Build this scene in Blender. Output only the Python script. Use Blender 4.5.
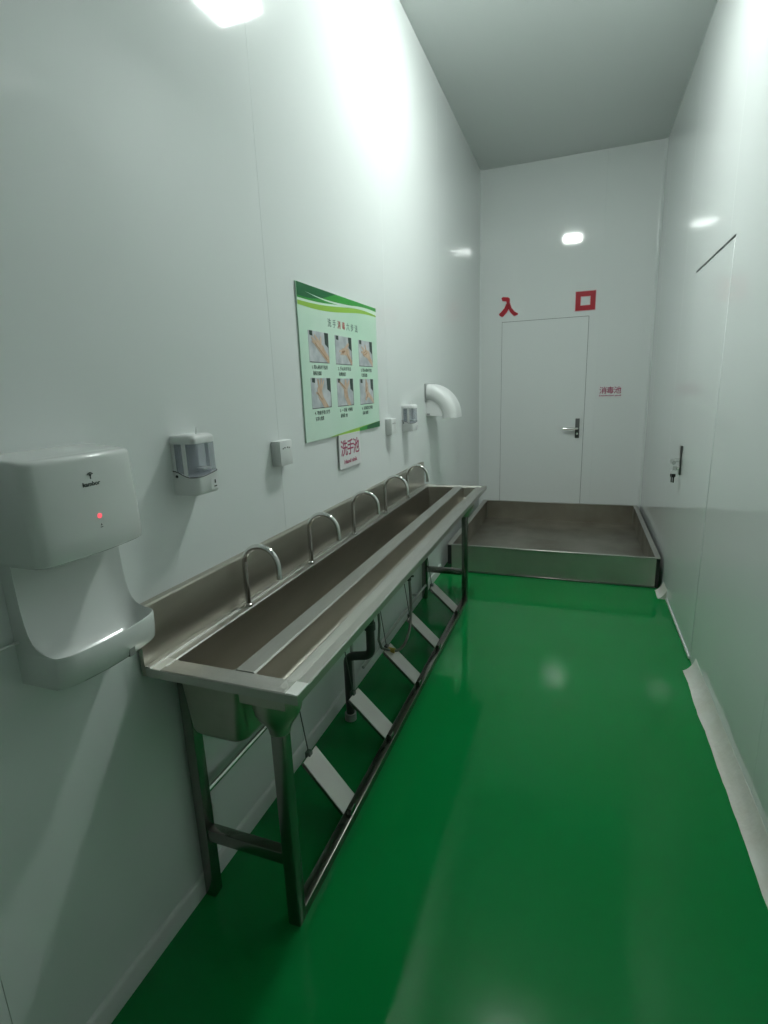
import bpy, bmesh, math, random
from mathutils import Vector, Matrix
random.seed(4)
for o in list(bpy.data.objects):
    bpy.data.objects.remove(o, do_unlink=True)
scene = bpy.context.scene
COL = scene.collection
PI = math.pi

# ------------------------------------------------------------------ room size (metres)
W, D, H = 1.652, 5.845, 3.56       # right wall x, end wall y, ceiling z (left wall x = 0, floor z = 0)
Y0 = -1.30                         # wall behind the photographer

# ------------------------------------------------------------------ camera
F, PITCH, YAW, ROLL = 525.6, -0.2312, 0.3577, -0.0370
def cam_ray(u, v):
    cr, sr = math.cos(ROLL), math.sin(ROLL)
    u, v = cr*u + sr*v, -sr*u + cr*v
    sp, cp = math.sin(PITCH), math.cos(PITCH)
    y, z = cp + sp*v, sp - cp*v
    sy, cy = math.sin(YAW), math.cos(YAW)
    return Vector((cy*u - sy*y, sy*u + cy*y, z))
c0 = cam_ray(0, 0)
right = (cam_ray(1, 0) - c0).normalized(); up = (cam_ray(0, -1) - c0).normalized()
cam_data = bpy.data.cameras.new('camera')
cam = bpy.data.objects.new('camera', cam_data); COL.objects.link(cam)
m3 = Matrix((right, up, -c0.normalized())).transposed()
cam.matrix_world = Matrix.Translation((1.0274, 0, 1.5)) @ m3.to_4x4()
cam_data.sensor_fit = 'AUTO'; cam_data.sensor_width = 36.0
cam_data.lens = F/1024*36.0
cam_data.clip_start = 0.02
scene.camera = cam

# ------------------------------------------------------------------ world, exposure
world = bpy.data.worlds.new('world'); scene.world = world
world.use_nodes = True
world.node_tree.nodes['Background'].inputs[0].default_value = (0.5, 0.52, 0.52, 1)
world.node_tree.nodes['Background'].inputs[1].default_value = 0.02
vs = scene.view_settings
vs.view_transform = 'Standard'; vs.look = 'None'; vs.gamma = 1.0
vs.exposure = 0.16
vs.use_curve_mapping = False
LAMP_STRENGTH = 160.0
LAMP_COLOUR = (0.93, 1.0, 0.965)

# ------------------------------------------------------------------ materials
def mat(name, col, rough=0.5, metal=0.0, spec=0.5, trans=0.0, emit=None, estr=0.0, noise=None, bump=None, coat=0.0, ior=1.45,
        rnoise=None, stretch=None):
    m = bpy.data.materials.new(name); m.use_nodes = True
    nt = m.node_tree; b = nt.nodes['Principled BSDF']
    b.inputs['Base Color'].default_value = (*col, 1)
    b.inputs['Roughness'].default_value = rough
    b.inputs['Metallic'].default_value = metal
    b.inputs['Specular IOR Level'].default_value = spec
    b.inputs['Transmission Weight'].default_value = trans
    b.inputs['IOR'].default_value = ior
    b.inputs['Coat Weight'].default_value = coat
    b.inputs['Coat Roughness'].default_value = 0.08
    if emit:
        b.inputs['Emission Color'].default_value = (*emit, 1); b.inputs['Emission Strength'].default_value = estr
    tc = nt.nodes.new('ShaderNodeNewGeometry')
    def vec(s):
        mp = nt.nodes.new('ShaderNodeMapping')
        nt.links.new(tc.outputs['Position'], mp.inputs['Vector'])
        mp.inputs['Scale'].default_value = s or (1, 1, 1)
        return mp.outputs['Vector']
    def noise_node(scale, s, detail=3):
        n = nt.nodes.new('ShaderNodeTexNoise'); n.inputs['Scale'].default_value = scale; n.inputs['Detail'].default_value = detail
        nt.links.new(vec(s), n.inputs['Vector']); return n
    if noise:                                    # (scale, colour2, amount)
        n = noise_node(noise[0], stretch)
        mx = nt.nodes.new('ShaderNodeMix'); mx.data_type = 'RGBA'
        mr = nt.nodes.new('ShaderNodeMapRange')
        mr.inputs['From Min'].default_value = 0.35; mr.inputs['From Max'].default_value = 0.68
        mr.inputs['To Max'].default_value = noise[2]
        nt.links.new(n.outputs['Fac'], mr.inputs['Value']); nt.links.new(mr.outputs['Result'], mx.inputs['Factor'])
        mx.inputs['A'].default_value = (*col, 1); mx.inputs['B'].default_value = (*noise[1], 1)
        nt.links.new(mx.outputs['Result'], b.inputs['Base Color'])
    if rnoise:                                   # (scale, rmin, rmax)
        n = noise_node(rnoise[0], stretch, 4)
        mr = nt.nodes.new('ShaderNodeMapRange')
        mr.inputs['From Min'].default_value = 0.3; mr.inputs['From Max'].default_value = 0.7
        mr.inputs['To Min'].default_value = rnoise[1]; mr.inputs['To Max'].default_value = rnoise[2]
        nt.links.new(n.outputs['Fac'], mr.inputs['Value']); nt.links.new(mr.outputs['Result'], b.inputs['Roughness'])
    if bump:                                     # (scale, strength, distance)
        n = noise_node(bump[0], stretch, 2)
        bp = nt.nodes.new('ShaderNodeBump'); bp.inputs['Strength'].default_value = bump[1]; bp.inputs['Distance'].default_value = bump[2]
        nt.links.new(n.outputs['Fac'], bp.inputs['Height']); nt.links.new(bp.outputs['Normal'], b.inputs['Normal'])
    return m

M = {}
M['panel'] = mat('painted_steel_panel', (0.765, 0.80, 0.79), rough=0.055, bump=(2.2, 0.04, 0.01))
M['ceiling'] = mat('painted_ceiling_panel', (0.63, 0.665, 0.65), rough=0.35)
M['gap'] = mat('dark_joint', (0.12, 0.13, 0.13), rough=0.7)
M['headstrip'] = mat('grey_head_strip', (0.20, 0.21, 0.21), rough=0.5)
M['backing'] = mat('joint_backing', (0.62, 0.65, 0.64), rough=0.6)
M['door'] = mat('painted_door', (0.77, 0.805, 0.795), rough=0.09, bump=(2.0, 0.04, 0.01))
M['floor'] = mat('green_epoxy', (0.003, 0.200, 0.042), rough=0.09, spec=0.3, noise=(1.7, (0.005, 0.220, 0.054), 0.7), rnoise=(4, 0.06, 0.14), bump=(9, 0.02, 0.006))
M['cove'] = mat('white_skirting', (0.72, 0.72, 0.68), rough=0.5, noise=(9, (0.6, 0.58, 0.5), 0.5), bump=(25, 0.3, 0.01))
M['skirt'] = mat('grey_skirting', (0.68, 0.71, 0.69), rough=0.4)
M['steel'] = mat('brushed_steel', (0.475, 0.45, 0.395), rough=0.38, metal=1.0, rnoise=(9, 0.32, 0.40), noise=(4, (0.41, 0.39, 0.335), 0.6), stretch=(5, 1, 5))
M['steelrim'] = mat('satin_steel_rim', (0.47, 0.46, 0.43), rough=0.36, metal=1.0, rnoise=(9, 0.3, 0.45), stretch=(8, 1, 8))
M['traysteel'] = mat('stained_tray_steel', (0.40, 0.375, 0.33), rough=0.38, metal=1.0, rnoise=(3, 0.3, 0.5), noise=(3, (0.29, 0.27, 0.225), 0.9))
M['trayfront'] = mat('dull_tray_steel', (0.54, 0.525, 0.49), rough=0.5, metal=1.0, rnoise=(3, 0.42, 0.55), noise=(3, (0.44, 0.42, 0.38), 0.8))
M['weld'] = mat('ground_weld_steel', (0.86, 0.85, 0.82), rough=0.42, metal=0.9)
M['tube'] = mat('steel_tube', (0.27, 0.262, 0.245), rough=0.26, metal=1.0)
M['pedal'] = mat('satin_pedal_steel', (0.56, 0.55, 0.52), rough=0.48, metal=0.85)
M['chrome'] = mat('polished_steel', (0.72, 0.72, 0.70), rough=0.12, metal=1.0)
M['handle'] = mat('grey_handle', (0.16, 0.165, 0.16), rough=0.3, metal=0.9)
M['white'] = mat('white_abs', (0.70, 0.73, 0.71), rough=0.22, coat=0.3)
M['white2'] = mat('white_plastic', (0.72, 0.74, 0.73), rough=0.35)
M['greyplastic'] = mat('grey_plastic', (0.30, 0.32, 0.31), rough=0.4)
M['black'] = mat('black_plastic', (0.012, 0.013, 0.013), rough=0.4)
M['ink'] = mat('grey_ink', (0.045, 0.06, 0.055), rough=0.5)
M['tank'] = mat('smoky_clear_tank', (0.40, 0.44, 0.52), rough=0.08)
M['tank'].node_tree.nodes['Principled BSDF'].inputs['Alpha'].default_value = 0.42
M['red'] = mat('red_acrylic', (0.42, 0.008, 0.02), rough=0.3)
M['pinkedge'] = mat('pale_pink_edge', (0.72, 0.52, 0.54), rough=0.4)
M['signwhite'] = mat('white_sign_board', (0.74, 0.75, 0.75), rough=0.35)
M['magenta'] = mat('crimson_print', (0.36, 0.012, 0.09), rough=0.4)
M['poster'] = mat('pale_green_print', (0.55, 0.79, 0.63), rough=0.3, noise=(2.2, (0.66, 0.84, 0.72), 1.0))
M['g_dark'] = mat('dark_green_print', (0.005, 0.14, 0.04), rough=0.3)
M['g_mid'] = mat('green_print', (0.04, 0.36, 0.05), rough=0.3)
M['g_lime'] = mat('lime_print', (0.33, 0.60, 0.07), rough=0.3)
M['g_white'] = mat('white_print', (0.72, 0.88, 0.75), rough=0.3)
M['ph_bg'] = mat('photo_grey_print', (0.42, 0.46, 0.49), rough=0.3, noise=(18, (0.62, 0.64, 0.66), 1.0))
M['ph_dark'] = mat('photo_dark_print', (0.03, 0.06, 0.05), rough=0.3)
M['ph_line'] = mat('photo_line_print', (0.09, 0.10, 0.10), rough=0.3)
M['skin'] = mat('skin_tone_print', (0.60, 0.40, 0.27), rough=0.35, noise=(30, (0.68, 0.52, 0.40), 1.0))
M['skin2'] = mat('skin_shadow_print', (0.40, 0.22, 0.12), rough=0.35)
M['text_grey'] = mat('grey_green_print', (0.12, 0.22, 0.17), rough=0.4)
M['text_red'] = mat('red_print', (0.50, 0.05, 0.05), rough=0.4)
M['text_dark'] = mat('dark_print', (0.03, 0.07, 0.05), rough=0.4)
M['ledred'] = mat('red_indicator', (0.7, 0.06, 0.08), rough=0.3, emit=(1.0, 0.12, 0.16), estr=0.9)
M['lamp'] = mat('lamp_diffuser', (0.9, 0.9, 0.9), rough=0.4, emit=LAMP_COLOUR, estr=LAMP_STRENGTH)
M['lampframe'] = mat('lamp_frame', (0.7, 0.7, 0.7), rough=0.4)
M['drain'] = mat('dark_drain_pipe', (0.05, 0.055, 0.05), rough=0.4)
M['pvc'] = mat('pale_pipe', (0.45, 0.47, 0.45), rough=0.35)
M['hose'] = mat('braided_hose', (0.22, 0.23, 0.2), rough=0.4, metal=0.5)
M['brass'] = mat('yellow_brass', (0.45, 0.36, 0.08), rough=0.35, metal=0.6)

# ------------------------------------------------------------------ helpers
def link(name, me, m, parent=None, smooth=None):
    o = bpy.data.objects.new(name, me); COL.objects.link(o)
    if m is not None: me.materials.append(M[m] if isinstance(m, str) else m)
    if smooth is not None:
        me.polygons.foreach_set('use_smooth', [True]*len(me.polygons))
        me.set_sharp_from_angle(angle=math.radians(smooth))
    if parent is not None: o.parent = parent
    return o
def tag(o, label, cat, group=None):
    o['label'] = label; o['category'] = cat
    if group: o['group'] = group
    return o
def thing(name, label, cat, group=None, loc=(0, 0, 0)):
    o = bpy.data.objects.new(name, None); COL.objects.link(o); o.location = loc
    o.empty_display_size = 0.05
    return tag(o, label, cat, group)
def struct(o):
    o['kind'] = 'structure'; return o
def bm_mesh(bm, name='mesh'):
    bmesh.ops.recalc_face_normals(bm, faces=bm.faces)
    me = bpy.data.meshes.new(name); bm.to_mesh(me); bm.free(); return me
def add_box(bm, a, b, bevel=0.0, seg=2):
    a, b = Vector(a), Vector(b)
    r = bmesh.ops.create_cube(bm, size=1.0)
    vs_ = r['verts']
    for v in vs_:
        v.co = Vector((a[i] + (b[i]-a[i])*(v.co[i]+0.5) for i in range(3)))
    if bevel > 0:
        es = list({e for v in vs_ for e in v.link_edges})
        bmesh.ops.bevel(bm, geom=es, offset=bevel, segments=seg, profile=0.5, affect='EDGES')
def box(name, a, b, m, parent=None, bevel=0.0, seg=2, smooth=None):
    bm = bmesh.new(); add_box(bm, a, b, bevel, seg)
    if bevel > 0 and smooth is None: smooth = 40
    return link(name, bm_mesh(bm, name), m, parent, smooth)
def pydata(name, vs_, fs, m, parent=None, smooth=None, recalc=True):
    me = bpy.data.meshes.new(name); me.from_pydata([tuple(v) for v in vs_], [], fs); me.update()
    if recalc:
        bm = bmesh.new(); bm.from_mesh(me); bmesh.ops.remove_doubles(bm, verts=bm.verts, dist=1e-6)
        bmesh.ops.recalc_face_normals(bm, faces=bm.faces); bm.to_mesh(me); bm.free()
    return link(name, me, m, parent, smooth)
def fillet(pts, r, n=6):
    pts = [Vector(p) for p in pts]; out = [pts[0]]
    for i in range(1, len(pts)-1):
        a, b, c = pts[i-1], pts[i], pts[i+1]
        d1, d2 = (a-b), (c-b)
        k = min(r, d1.length*0.49, d2.length*0.49)
        p1, p2 = b + d1.normalized()*k, b + d2.normalized()*k
        for j in range(n+1):
            t = j/n
            out.append(p1*(1-t)**2 + b*2*t*(1-t) + p2*t*t)
    out.append(pts[-1]); return out
def add_tube(bm, pts, r, n=12, cap=True):
    pts = [Vector(p) for p in pts]
    t0 = (pts[1]-pts[0]).normalized()
    nrm = t0.orthogonal().normalized()
    rings = []
    for i, p in enumerate(pts):
        if i == 0: t = t0
        elif i == len(pts)-1: t = (pts[i]-pts[i-1]).normalized()
        else: t = ((pts[i+1]-pts[i]).normalized() + (pts[i]-pts[i-1]).normalized()).normalized()
        nrm = (nrm - t*nrm.dot(t)).normalized()
        bn = t.cross(nrm)
        rr = r(i/(len(pts)-1)) if callable(r) else r
        rings.append([bm.verts.new(p + (nrm*math.cos(2*PI*k/n) + bn*math.sin(2*PI*k/n))*rr) for k in range(n)])
    for A, B in zip(rings, rings[1:]):
        for k in range(n): bm.faces.new((A[k], A[(k+1) % n], B[(k+1) % n], B[k]))
    if cap:
        bm.faces.new(rings[0]); bm.faces.new(rings[-1])
def tube(name, pts, r, m, parent=None, n=12):
    bm = bmesh.new(); add_tube(bm, pts, r, n)
    return link(name, bm_mesh(bm, name), m, parent, 50)
def add_prism(bm, poly, f0, f1):
    """poly: 2-D points; f0/f1 map a 2-D point to the two 3-D end positions"""
    A = [bm.verts.new(f0(p)) for p in poly]; B = [bm.verts.new(f1(p)) for p in poly]
    n = len(poly)
    bm.faces.new(A); bm.faces.new(B)
    for i in range(n): bm.faces.new((A[i], A[(i+1) % n], B[(i+1) % n], B[i]))
def lathe(name, prof, c, m, parent=None, n=20):
    bm = bmesh.new(); rings = []
    for r, z in prof:
        rings.append([bm.verts.new((c[0]+r*math.cos(2*PI*k/n), c[1]+r*math.sin(2*PI*k/n), c[2]+z)) for k in range(n)])
    for A, B in zip(rings, rings[1:]):
        for k in range(n): bm.faces.new((A[k], A[(k+1) % n], B[(k+1) % n], B[k]))
    bm.faces.new(rings[0]); bm.faces.new(rings[-1])
    return link(name, bm_mesh(bm, name), m, parent, 40)
LEFT = lambda y, z, off=0.0: Matrix(((0, 0, 1, off), (1, 0, 0, y), (0, 1, 0, z), (0, 0, 0, 1)))        # local x -> +y, local y -> +z, normal +x
BACK = lambda x, z, off=0.0: Matrix(((1, 0, 0, x), (0, 0, -1, D-off), (0, 1, 0, z), (0, 0, 0, 1)))      # local x -> +x, local y -> +z, normal -y
def text(name, body, size, m, mw, parent=None, ext=0.0004, bold=0.0, width=None, space=1.0):
    cu = bpy.data.curves.new(name, 'FONT'); cu.body = body; cu.size = size; cu.extrude = ext; cu.offset = bold
    cu.use_fast_edit = False; cu.align_x = 'CENTER'; cu.align_y = 'CENTER'; cu.resolution_u = 3; cu.space_character = space
    t = bpy.data.objects.new(name, cu); COL.objects.link(t)
    dg = bpy.context.evaluated_depsgraph_get()
    me = bpy.data.meshes.new_from_object(t.evaluated_get(dg)); bpy.data.objects.remove(t)
    xs = [v.co.x for v in me.vertices]; ys = [v.co.y for v in me.vertices]
    cx, cy = (min(xs)+max(xs))/2, (min(ys)+max(ys))/2
    k = (width/(max(xs)-min(xs))) if width else 1.0
    for v in me.vertices:
        v.co = mw @ Vector(((v.co.x-cx)*k, v.co.y-cy, v.co.z))
    me.materials.clear()
    return link(name, me, m, parent)
def flat(name, polys, m, mw, parent=None, th=0.0004):
    """thin printed / cut shapes: each polygon extruded by th along the surface normal"""
    bm = bmesh.new()
    for poly in polys:
        add_prism(bm, poly, lambda p: mw @ Vector((p[0], p[1], 0)), lambda p: mw @ Vector((p[0], p[1], th)))
    return link(name, bm_mesh(bm, name), m, parent)
def rect(x0, y0, x1, y1): return [(x0, y0), (x1, y0), (x1, y1), (x0, y1)]

# ------------------------------------------------------------------ THE ROOM
TH = 0.08
def panel_wall(name, axis, pos, sign, spans, u0, u1):
    """a wall of sandwich panels: backing slab plus separate panels with a hair-line joint; axis 'x' wall is at x=pos"""
    def pt(u, z, d):        # d = depth behind the visible face
        return (pos - sign*d, u, z) if axis == 'x' else (u, pos - sign*d, z)
    a, b = pt(u0, -0.0, 0.005), pt(u1, H, TH)
    lo = tuple(min(p, q) for p, q in zip(a, b)); hi = tuple(max(p, q) for p, q in zip(a, b))
    w = struct(box(name, lo, hi, 'backing'))
    for s0, s1 in spans:
        a, b = pt(s0+0.0002, 0.0, 0.0), pt(s1-0.0002, H, 0.006)
        lo = tuple(min(p, q) for p, q in zip(a, b)); hi = tuple(max(p, q) for p, q in zip(a, b))
        box('wall_panel', lo, hi, 'panel', w, bevel=0.0007, seg=1)
    return w
panel_wall('wall_left', 'x', 0.0, 1, [(Y0, 0.48), (0.48, 1.68), (1.68, 2.88), (2.88, 4.08), (4.08, 5.29), (5.29, D)], Y0-TH, D+TH)
panel_wall('wall_right', 'x', W, -1, [(Y0, 0.69), (0.69, 1.89), (1.89, 3.09), (3.09, 4.29), (4.29, 5.49), (5.49, D)], Y0-TH, D+TH)
panel_wall('wall_back', 'y', D, -1, [(0.0, 1.168), (1.168, W)], 0.0, W)
panel_wall('wall_front', 'y', Y0, 1, [(0.0, 1.168), (1.168, W)], 0.0, W)
struct(box('floor', (-TH, Y0-TH, -0.08), (W+TH, D+TH, 0.0), 'floor'))
struct(box('ceiling', (-TH, Y0-TH, H), (W+TH, D+TH, H+0.08), 'ceiling'))

# concave corner strips of the far wall
def corner_trim(name, cx, sx, r=0.03):
    bm = bmesh.new(); prof = [(0.0, 0.0)]
    for k in range(9):
        a = PI/2*k/8
        prof.append((r - r*math.sin(a), r - r*math.cos(a)))
    add_prism(bm, prof, lambda p: Vector((cx + sx*p[0], D-p[1], 0.0)), lambda p: Vector((cx + sx*p[0], D-p[1], H)))
    struct(link(name, bm_mesh(bm, name), 'panel', None, 40))
corner_trim('trim_1', 0.0, 1); corner_trim('trim_2', W, -1)

# skirting: uneven white cove along the right wall (interrupted by the door), thin skirting on the left wall
def cove(name, ya, yb, seed):
    rnd = random.Random(seed); n = max(4, int((yb-ya)/0.04)); k = 7
    vs_, fs = [], []; wob = 0.0; wob2 = 0.0
    for i in range(n+1):
        y = ya + (yb-ya)*i/n
        wob = wob*0.7 + rnd.uniform(-0.0035, 0.0035); wob2 = wob2*0.75 + rnd.uniform(-0.0025, 0.0025)
        hh, ww = 0.072 + wob, 0.052 + wob2
        ring = [(W, y, hh)]
        for j in range(k+1):
            a = PI/2*j/k
            bulge = 0.55                                     # between a straight slope and a hollow curve
            x = ww*(1-math.cos(a))*bulge + ww*(j/k)*(1-bulge); z = hh*(1-math.sin(a))*bulge + hh*(1-j/k)*(1-bulge)
            ring.append((W - 0.001 - x, y, max(z, 0.002)))
        ring.append((W - 0.001 - ww, y, 0.0)); ring.append((W, y, 0.0))
        vs_ += ring
    s = len(ring)
    for i in range(n):
        for j in range(s): fs.append((i*s+j, i*s+(j+1) % s, (i+1)*s+(j+1) % s, (i+1)*s+j))
    fs.append(tuple(range(s))); fs.append(tuple(n*s+j for j in range(s)))
    return struct(pydata(name, vs_, fs, 'cove', None, 35))
cove('baseboard_right', Y0, 2.865, 3)
cove('baseboard_right', 3.865, 4.03, 9)
bm = bmesh.new()
add_prism(bm, [(0, 0), (0.011, 0), (0.011, 0.058), (0.009, 0.064), (0.004, 0.068), (0, 0.068)],
          lambda p: Vector((p[0], Y0, p[1])), lambda p: Vector((p[0], 4.03, p[1])))
struct(link('baseboard_left', bm_mesh(bm), 'skirt', None, 40))

# ------------------------------------------------------------------ DOORS
def lever_handle(door, mw, flip, plate_h, length):
    """handle in local wall coordinates: x along the wall, y up, z out of the wall"""
    T = lambda p: mw @ Vector(p)
    bm = bmesh.new(); add_box(bm, (-0.021, -plate_h/2, 0.0), (0.021, plate_h/2, 0.011), 0.004, 2)
    bm.transform(mw); pl = link('handle_plate', bm_mesh(bm), 'handle', door, 40)
    pts = fillet([(0, 0.0, 0.008), (0, 0.0, 0.055), (flip*length, -0.002, 0.058)], 0.02)
    tube('lever', [T(p) for p in pts], 0.0125, 'chrome', pl)
    tube('lock_cylinder', [T((0, -plate_h*0.28, 0.008)), T((0, -plate_h*0.28, 0.022))], 0.011, 'chrome', pl)
    return pl
d1 = box('door_1', (0.232, D-0.010, 0.0), (1.070, D+0.001, 2.117), 'door', None, bevel=0.0015, seg=1); struct(d1)
box('door_joint', (0.2285, D-0.0015, 0.0), (1.0735, D-0.0005, 2.1215), 'gap', d1)
lever_handle(d1, BACK(1.012, 1.026, 0.010), -1, 0.20, 0.135)
d2 = box('door_2', (W-0.0022, 2.985, 0.010), (W+0.001, 3.845, 2.104), 'door', None, bevel=0.0012, seg=1); struct(d2)
box('door_joint', (W-0.0006, 2.983, 0.0), (W+0.0002, 3.847, 2.110), 'panel', d2)
box('door_head_strip', (W-0.006, 2.980, 2.110), (W, 3.850, 2.117), 'headstrip', d2, bevel=0.001, seg=1)
box('door_sweep', (W-0.009, 2.995, 0.006), (W-0.0022, 3.840, 0.022), 'skirt', d2, bevel=0.001, seg=1)
RIGHT = Matrix(((0, 0, -1, W-0.0022), (-1, 0, 0, 3.775), (0, 1, 0, 0.985), (0, 0, 0, 1)))      # local x -> -y, normal -x
lever_handle(d2, RIGHT, 1, 0.185, 0.105)
# keys left in the lock of the side door
T = lambda p: RIGHT @ Vector(p)
ky = thing('key_bunch', 'bunch of dark keys hanging from the lock of the side door', 'keys', None, T((0, -0.052, 0.03)))
ky_o = Vector(ky.location)
def kp(name, o):
    o.data.transform(Matrix.Translation(-ky_o)); o.parent = ky; o.name = name; return o
bm = bmesh.new(); add_box(bm, (-0.0015, -0.064, 0.022), (0.0015, -0.040, 0.046), 0.001, 1); bm.transform(RIGHT)
kp('lock_key', link('lock_key', bm_mesh(bm), 'chrome'))
ring = [T((0.0, -0.075 + 0.014*math.cos(2*PI*k/20), 0.040 + 0.014*math.sin(2*PI*k/20))) for k in range(21)]
kp('key_ring', tube('key_ring', ring, 0.0013, 'chrome', None, 6))
for q, (dx, tz) in enumerate(((0.003, 0.036), (-0.004, 0.046))):
    bm = bmesh.new()
    shp = [(tz-0.010, -0.088), (tz+0.010, -0.088), (tz+0.011, -0.104), (tz+0.004, -0.112), (tz+0.004, -0.142), (tz, -0.147), (tz-0.004, -0.142), (tz-0.004, -0.112), (tz-0.011, -0.104)]
    add_prism(bm, shp, lambda p: T((dx, p[1], p[0])), lambda p: T((dx+0.002, p[1], p[0])))
    kp('key', link('key', bm_mesh(bm), 'black' if q == 0 else 'handle'))

# ------------------------------------------------------------------ CEILING LAMP
lp = thing('ceiling_lamp', 'flat rectangular panel lamp mounted under the ceiling above the trough', 'lamp', None, (0.82, 2.87, H))
bm = bmesh.new(); add_box(bm, (-0.130, -0.130, -0.020), (0.130, 0.130, 0.0), 0.004, 2)
link('lamp_housing', bm_mesh(bm), 'lampframe', lp, 40)
bm = bmesh.new(); add_box(bm, (-0.115, -0.115, -0.060), (0.115, 0.115, -0.0195), 0.006, 2); link('diffuser', bm_mesh(bm), 'lamp', lp, 40)

# ------------------------------------------------------------------ WASH TROUGH
ZR = 0.83; YA, YB = 0.92, 3.53; XF = 0.458
tr = thing('wash_trough', 'long stainless steel hand-washing trough on a tubular frame along the wall', 'sink', None, (0.23, 2.22, 0.0))
def tp(o):          # parent to the trough keeping world placement
    o.parent = tr; o.matrix_parent_inverse = Matrix.Translation(-Vector(tr.location)); return o
def trough_part(name, bm, m, smooth=35): return tp(link(name, bm_mesh(bm, name), m, None, smooth))
# deep basin and shallow front channel: open-topped pressed shells with walls
def shell(name, x0, x1, y0, y1, zt, zb, slope_x, slope_y, rad, th=0.003):
    def ring(z, ix, iy, r, n=5):
        xa, xb, ya, yb = x0+ix, x1-ix, y0+iy, y1-iy; out = []
        for (cx, cy, a0) in ((xb-r, yb-r, 0), (xa+r, yb-r, PI/2), (xa+r, ya+r, PI), (xb-r, ya+r, 1.5*PI)):
            for k in range(n+1):
                a = a0 + PI/2*k/n
                out.append((cx + r*math.cos(a), cy + r*math.sin(a), z))
        return out
    dz = zt - zb
    def side(g, zshift):
        rr = [ring(zt, -g, -g, 0.010)]
        for t in (0.35, 0.7, 0.86): rr.append(ring(zt - dz*t - zshift*t, slope_x*t - g, slope_y*t - g, 0.010 + rad*0.5*t))
        for a in (20, 45, 70, 90):
            s, c = math.sin(math.radians(a)), math.cos(math.radians(a))
            rr.append(ring(zt - dz*(0.86 + 0.14*s) - zshift, slope_x*0.86 + rad*(1-c) - g, slope_y*0.86 + rad*(1-c) - g, 0.010 + rad*0.5))
        return rr
    bm = bmesh.new()
    inner = [[bm.verts.new(p) for p in r] for r in side(0.0, 0.0)]
    outer = [[bm.verts.new(p) for p in r] for r in side(th, th)]
    n = len(inner[0])
    for R in (inner, outer):
        for A, B in zip(R, R[1:]):
            for k in range(n): bm.faces.new((A[k], A[(k+1) % n], B[(k+1) % n], B[k]))
        bm.faces.new(R[-1])
    for k in range(n): bm.faces.new((inner[0][k], inner[0][(k+1) % n], outer[0][(k+1) % n], outer[0][k]))
    return trough_part(name, bm, 'steel')
XB0, XB1, XC0, XC1 = 0.064, 0.246, 0.306, 0.392          # deep basin, divider between, front channel
YI0, YI1 = YA+0.062, YB-0.055
shell('basin', XB0, XB1, YI0, YI1, ZR-0.004, 0.588, 0.006, 0.012, 0.05)
shell('front_channel', XC0, XC1, YI0, YI1, ZR-0.004, 0.752, 0.006, 0.01, 0.014)
# rims
def prof_part(name, prof, ya, yb, m='steelrim'):
    bm = bmesh.new(); add_prism(bm, prof, lambda p: Vector((p[0], ya, p[1])), lambda p: Vector((p[0], yb, p[1])))
    return trough_part(name, bm, m, 25)
zt = ZR
prof_part('front_rim', [(XC1, zt-0.014), (XC1, zt-0.004), (XC1+0.004, zt-0.001), (0.424, zt-0.004), (0.428, zt+0.001), (0.455, zt+0.001), (XF, zt-0.002), (XF, zt-0.024), (XF-0.012, zt-0.024), (XF-0.012, zt-0.021), (XF-0.003, zt-0.021), (XF-0.004, zt-0.012), (0.42, zt-0.014)], YA+0.0015, YB-0.0015)
prof_part('back_rim', [(0.020, zt-0.012), (0.020, zt+0.004), (0.034, zt+0.003), (0.038, zt-0.002), (XB0-0.003, zt-0.001), (XB0, zt-0.004), (XB0, zt-0.012)], YA+0.0015, YB-0.0015)
prof_part('divider', [(XB1, zt-0.024), (XB1, zt-0.005), (XB1+0.005, zt), (XC0-0.005, zt), (XC0, zt-0.005), (XC0, zt-0.024), (XC0-0.003, zt-0.024), (XC0-0.003, zt-0.006), (XB1+0.003, zt-0.006), (XB1+0.003, zt-0.024)], YI0, YI1)
def end_rim(y0, y1, yo):          # y0..y1 flat, yo outer edge
    bm = bmesh.new(); s = 1 if yo < y0 or yo == min(y0, y1) else -1
    prof = [(yo, zt-0.024), (yo, zt-0.002), (yo+s*0.003, zt+0.0005), (yo+s*0.022, zt+0.0005), (yo+s*0.026, zt-0.004), (yo+s*0.058, zt-0.001), (yo+s*0.062, zt-0.004), (yo+s*0.062, zt-0.014), (yo+s*0.006, zt-0.014), (yo+s*0.004, zt-0.024)]
    add_prism(bm, prof, lambda p: Vector((0.021, p[0], p[1])), lambda p: Vector((XF-0.0006, p[0], p[1])))
    trough_part('end_rim', bm, 'steelrim', 25)
end_rim(YA, YI0, YA); end_rim(YI1, YB, YB)
# bright welded corner patches at the near end
bm = bmesh.new(); add_box(bm, (0.425, YA+0.0005, ZR-0.003), (XF-0.0005, YA+0.055, ZR+0.0018), 0.0008, 1)
trough_part('weld_patch', bm, 'weld')
bm = bmesh.new(); add_box(bm, (0.0365, YA+0.001, ZR-0.003), (0.066, YA+0.060, ZR+0.0008), 0.0004, 1)
trough_part('weld_patch', bm, 'weld')
# splash-back
bm = bmesh.new()
add_prism(bm, [(0.0075, 0.807), (0.0205, 0.807), (0.0205, 0.983), (0.018, 0.988), (0.0015, 0.990), (0.0015, 0.986), (0.0075, 0.984)],
          lambda p: Vector((p[0], YA, p[1])), lambda p: Vector((p[0], YB, p[1])))
trough_part('splashback', bm, 'steel', 25)
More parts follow.
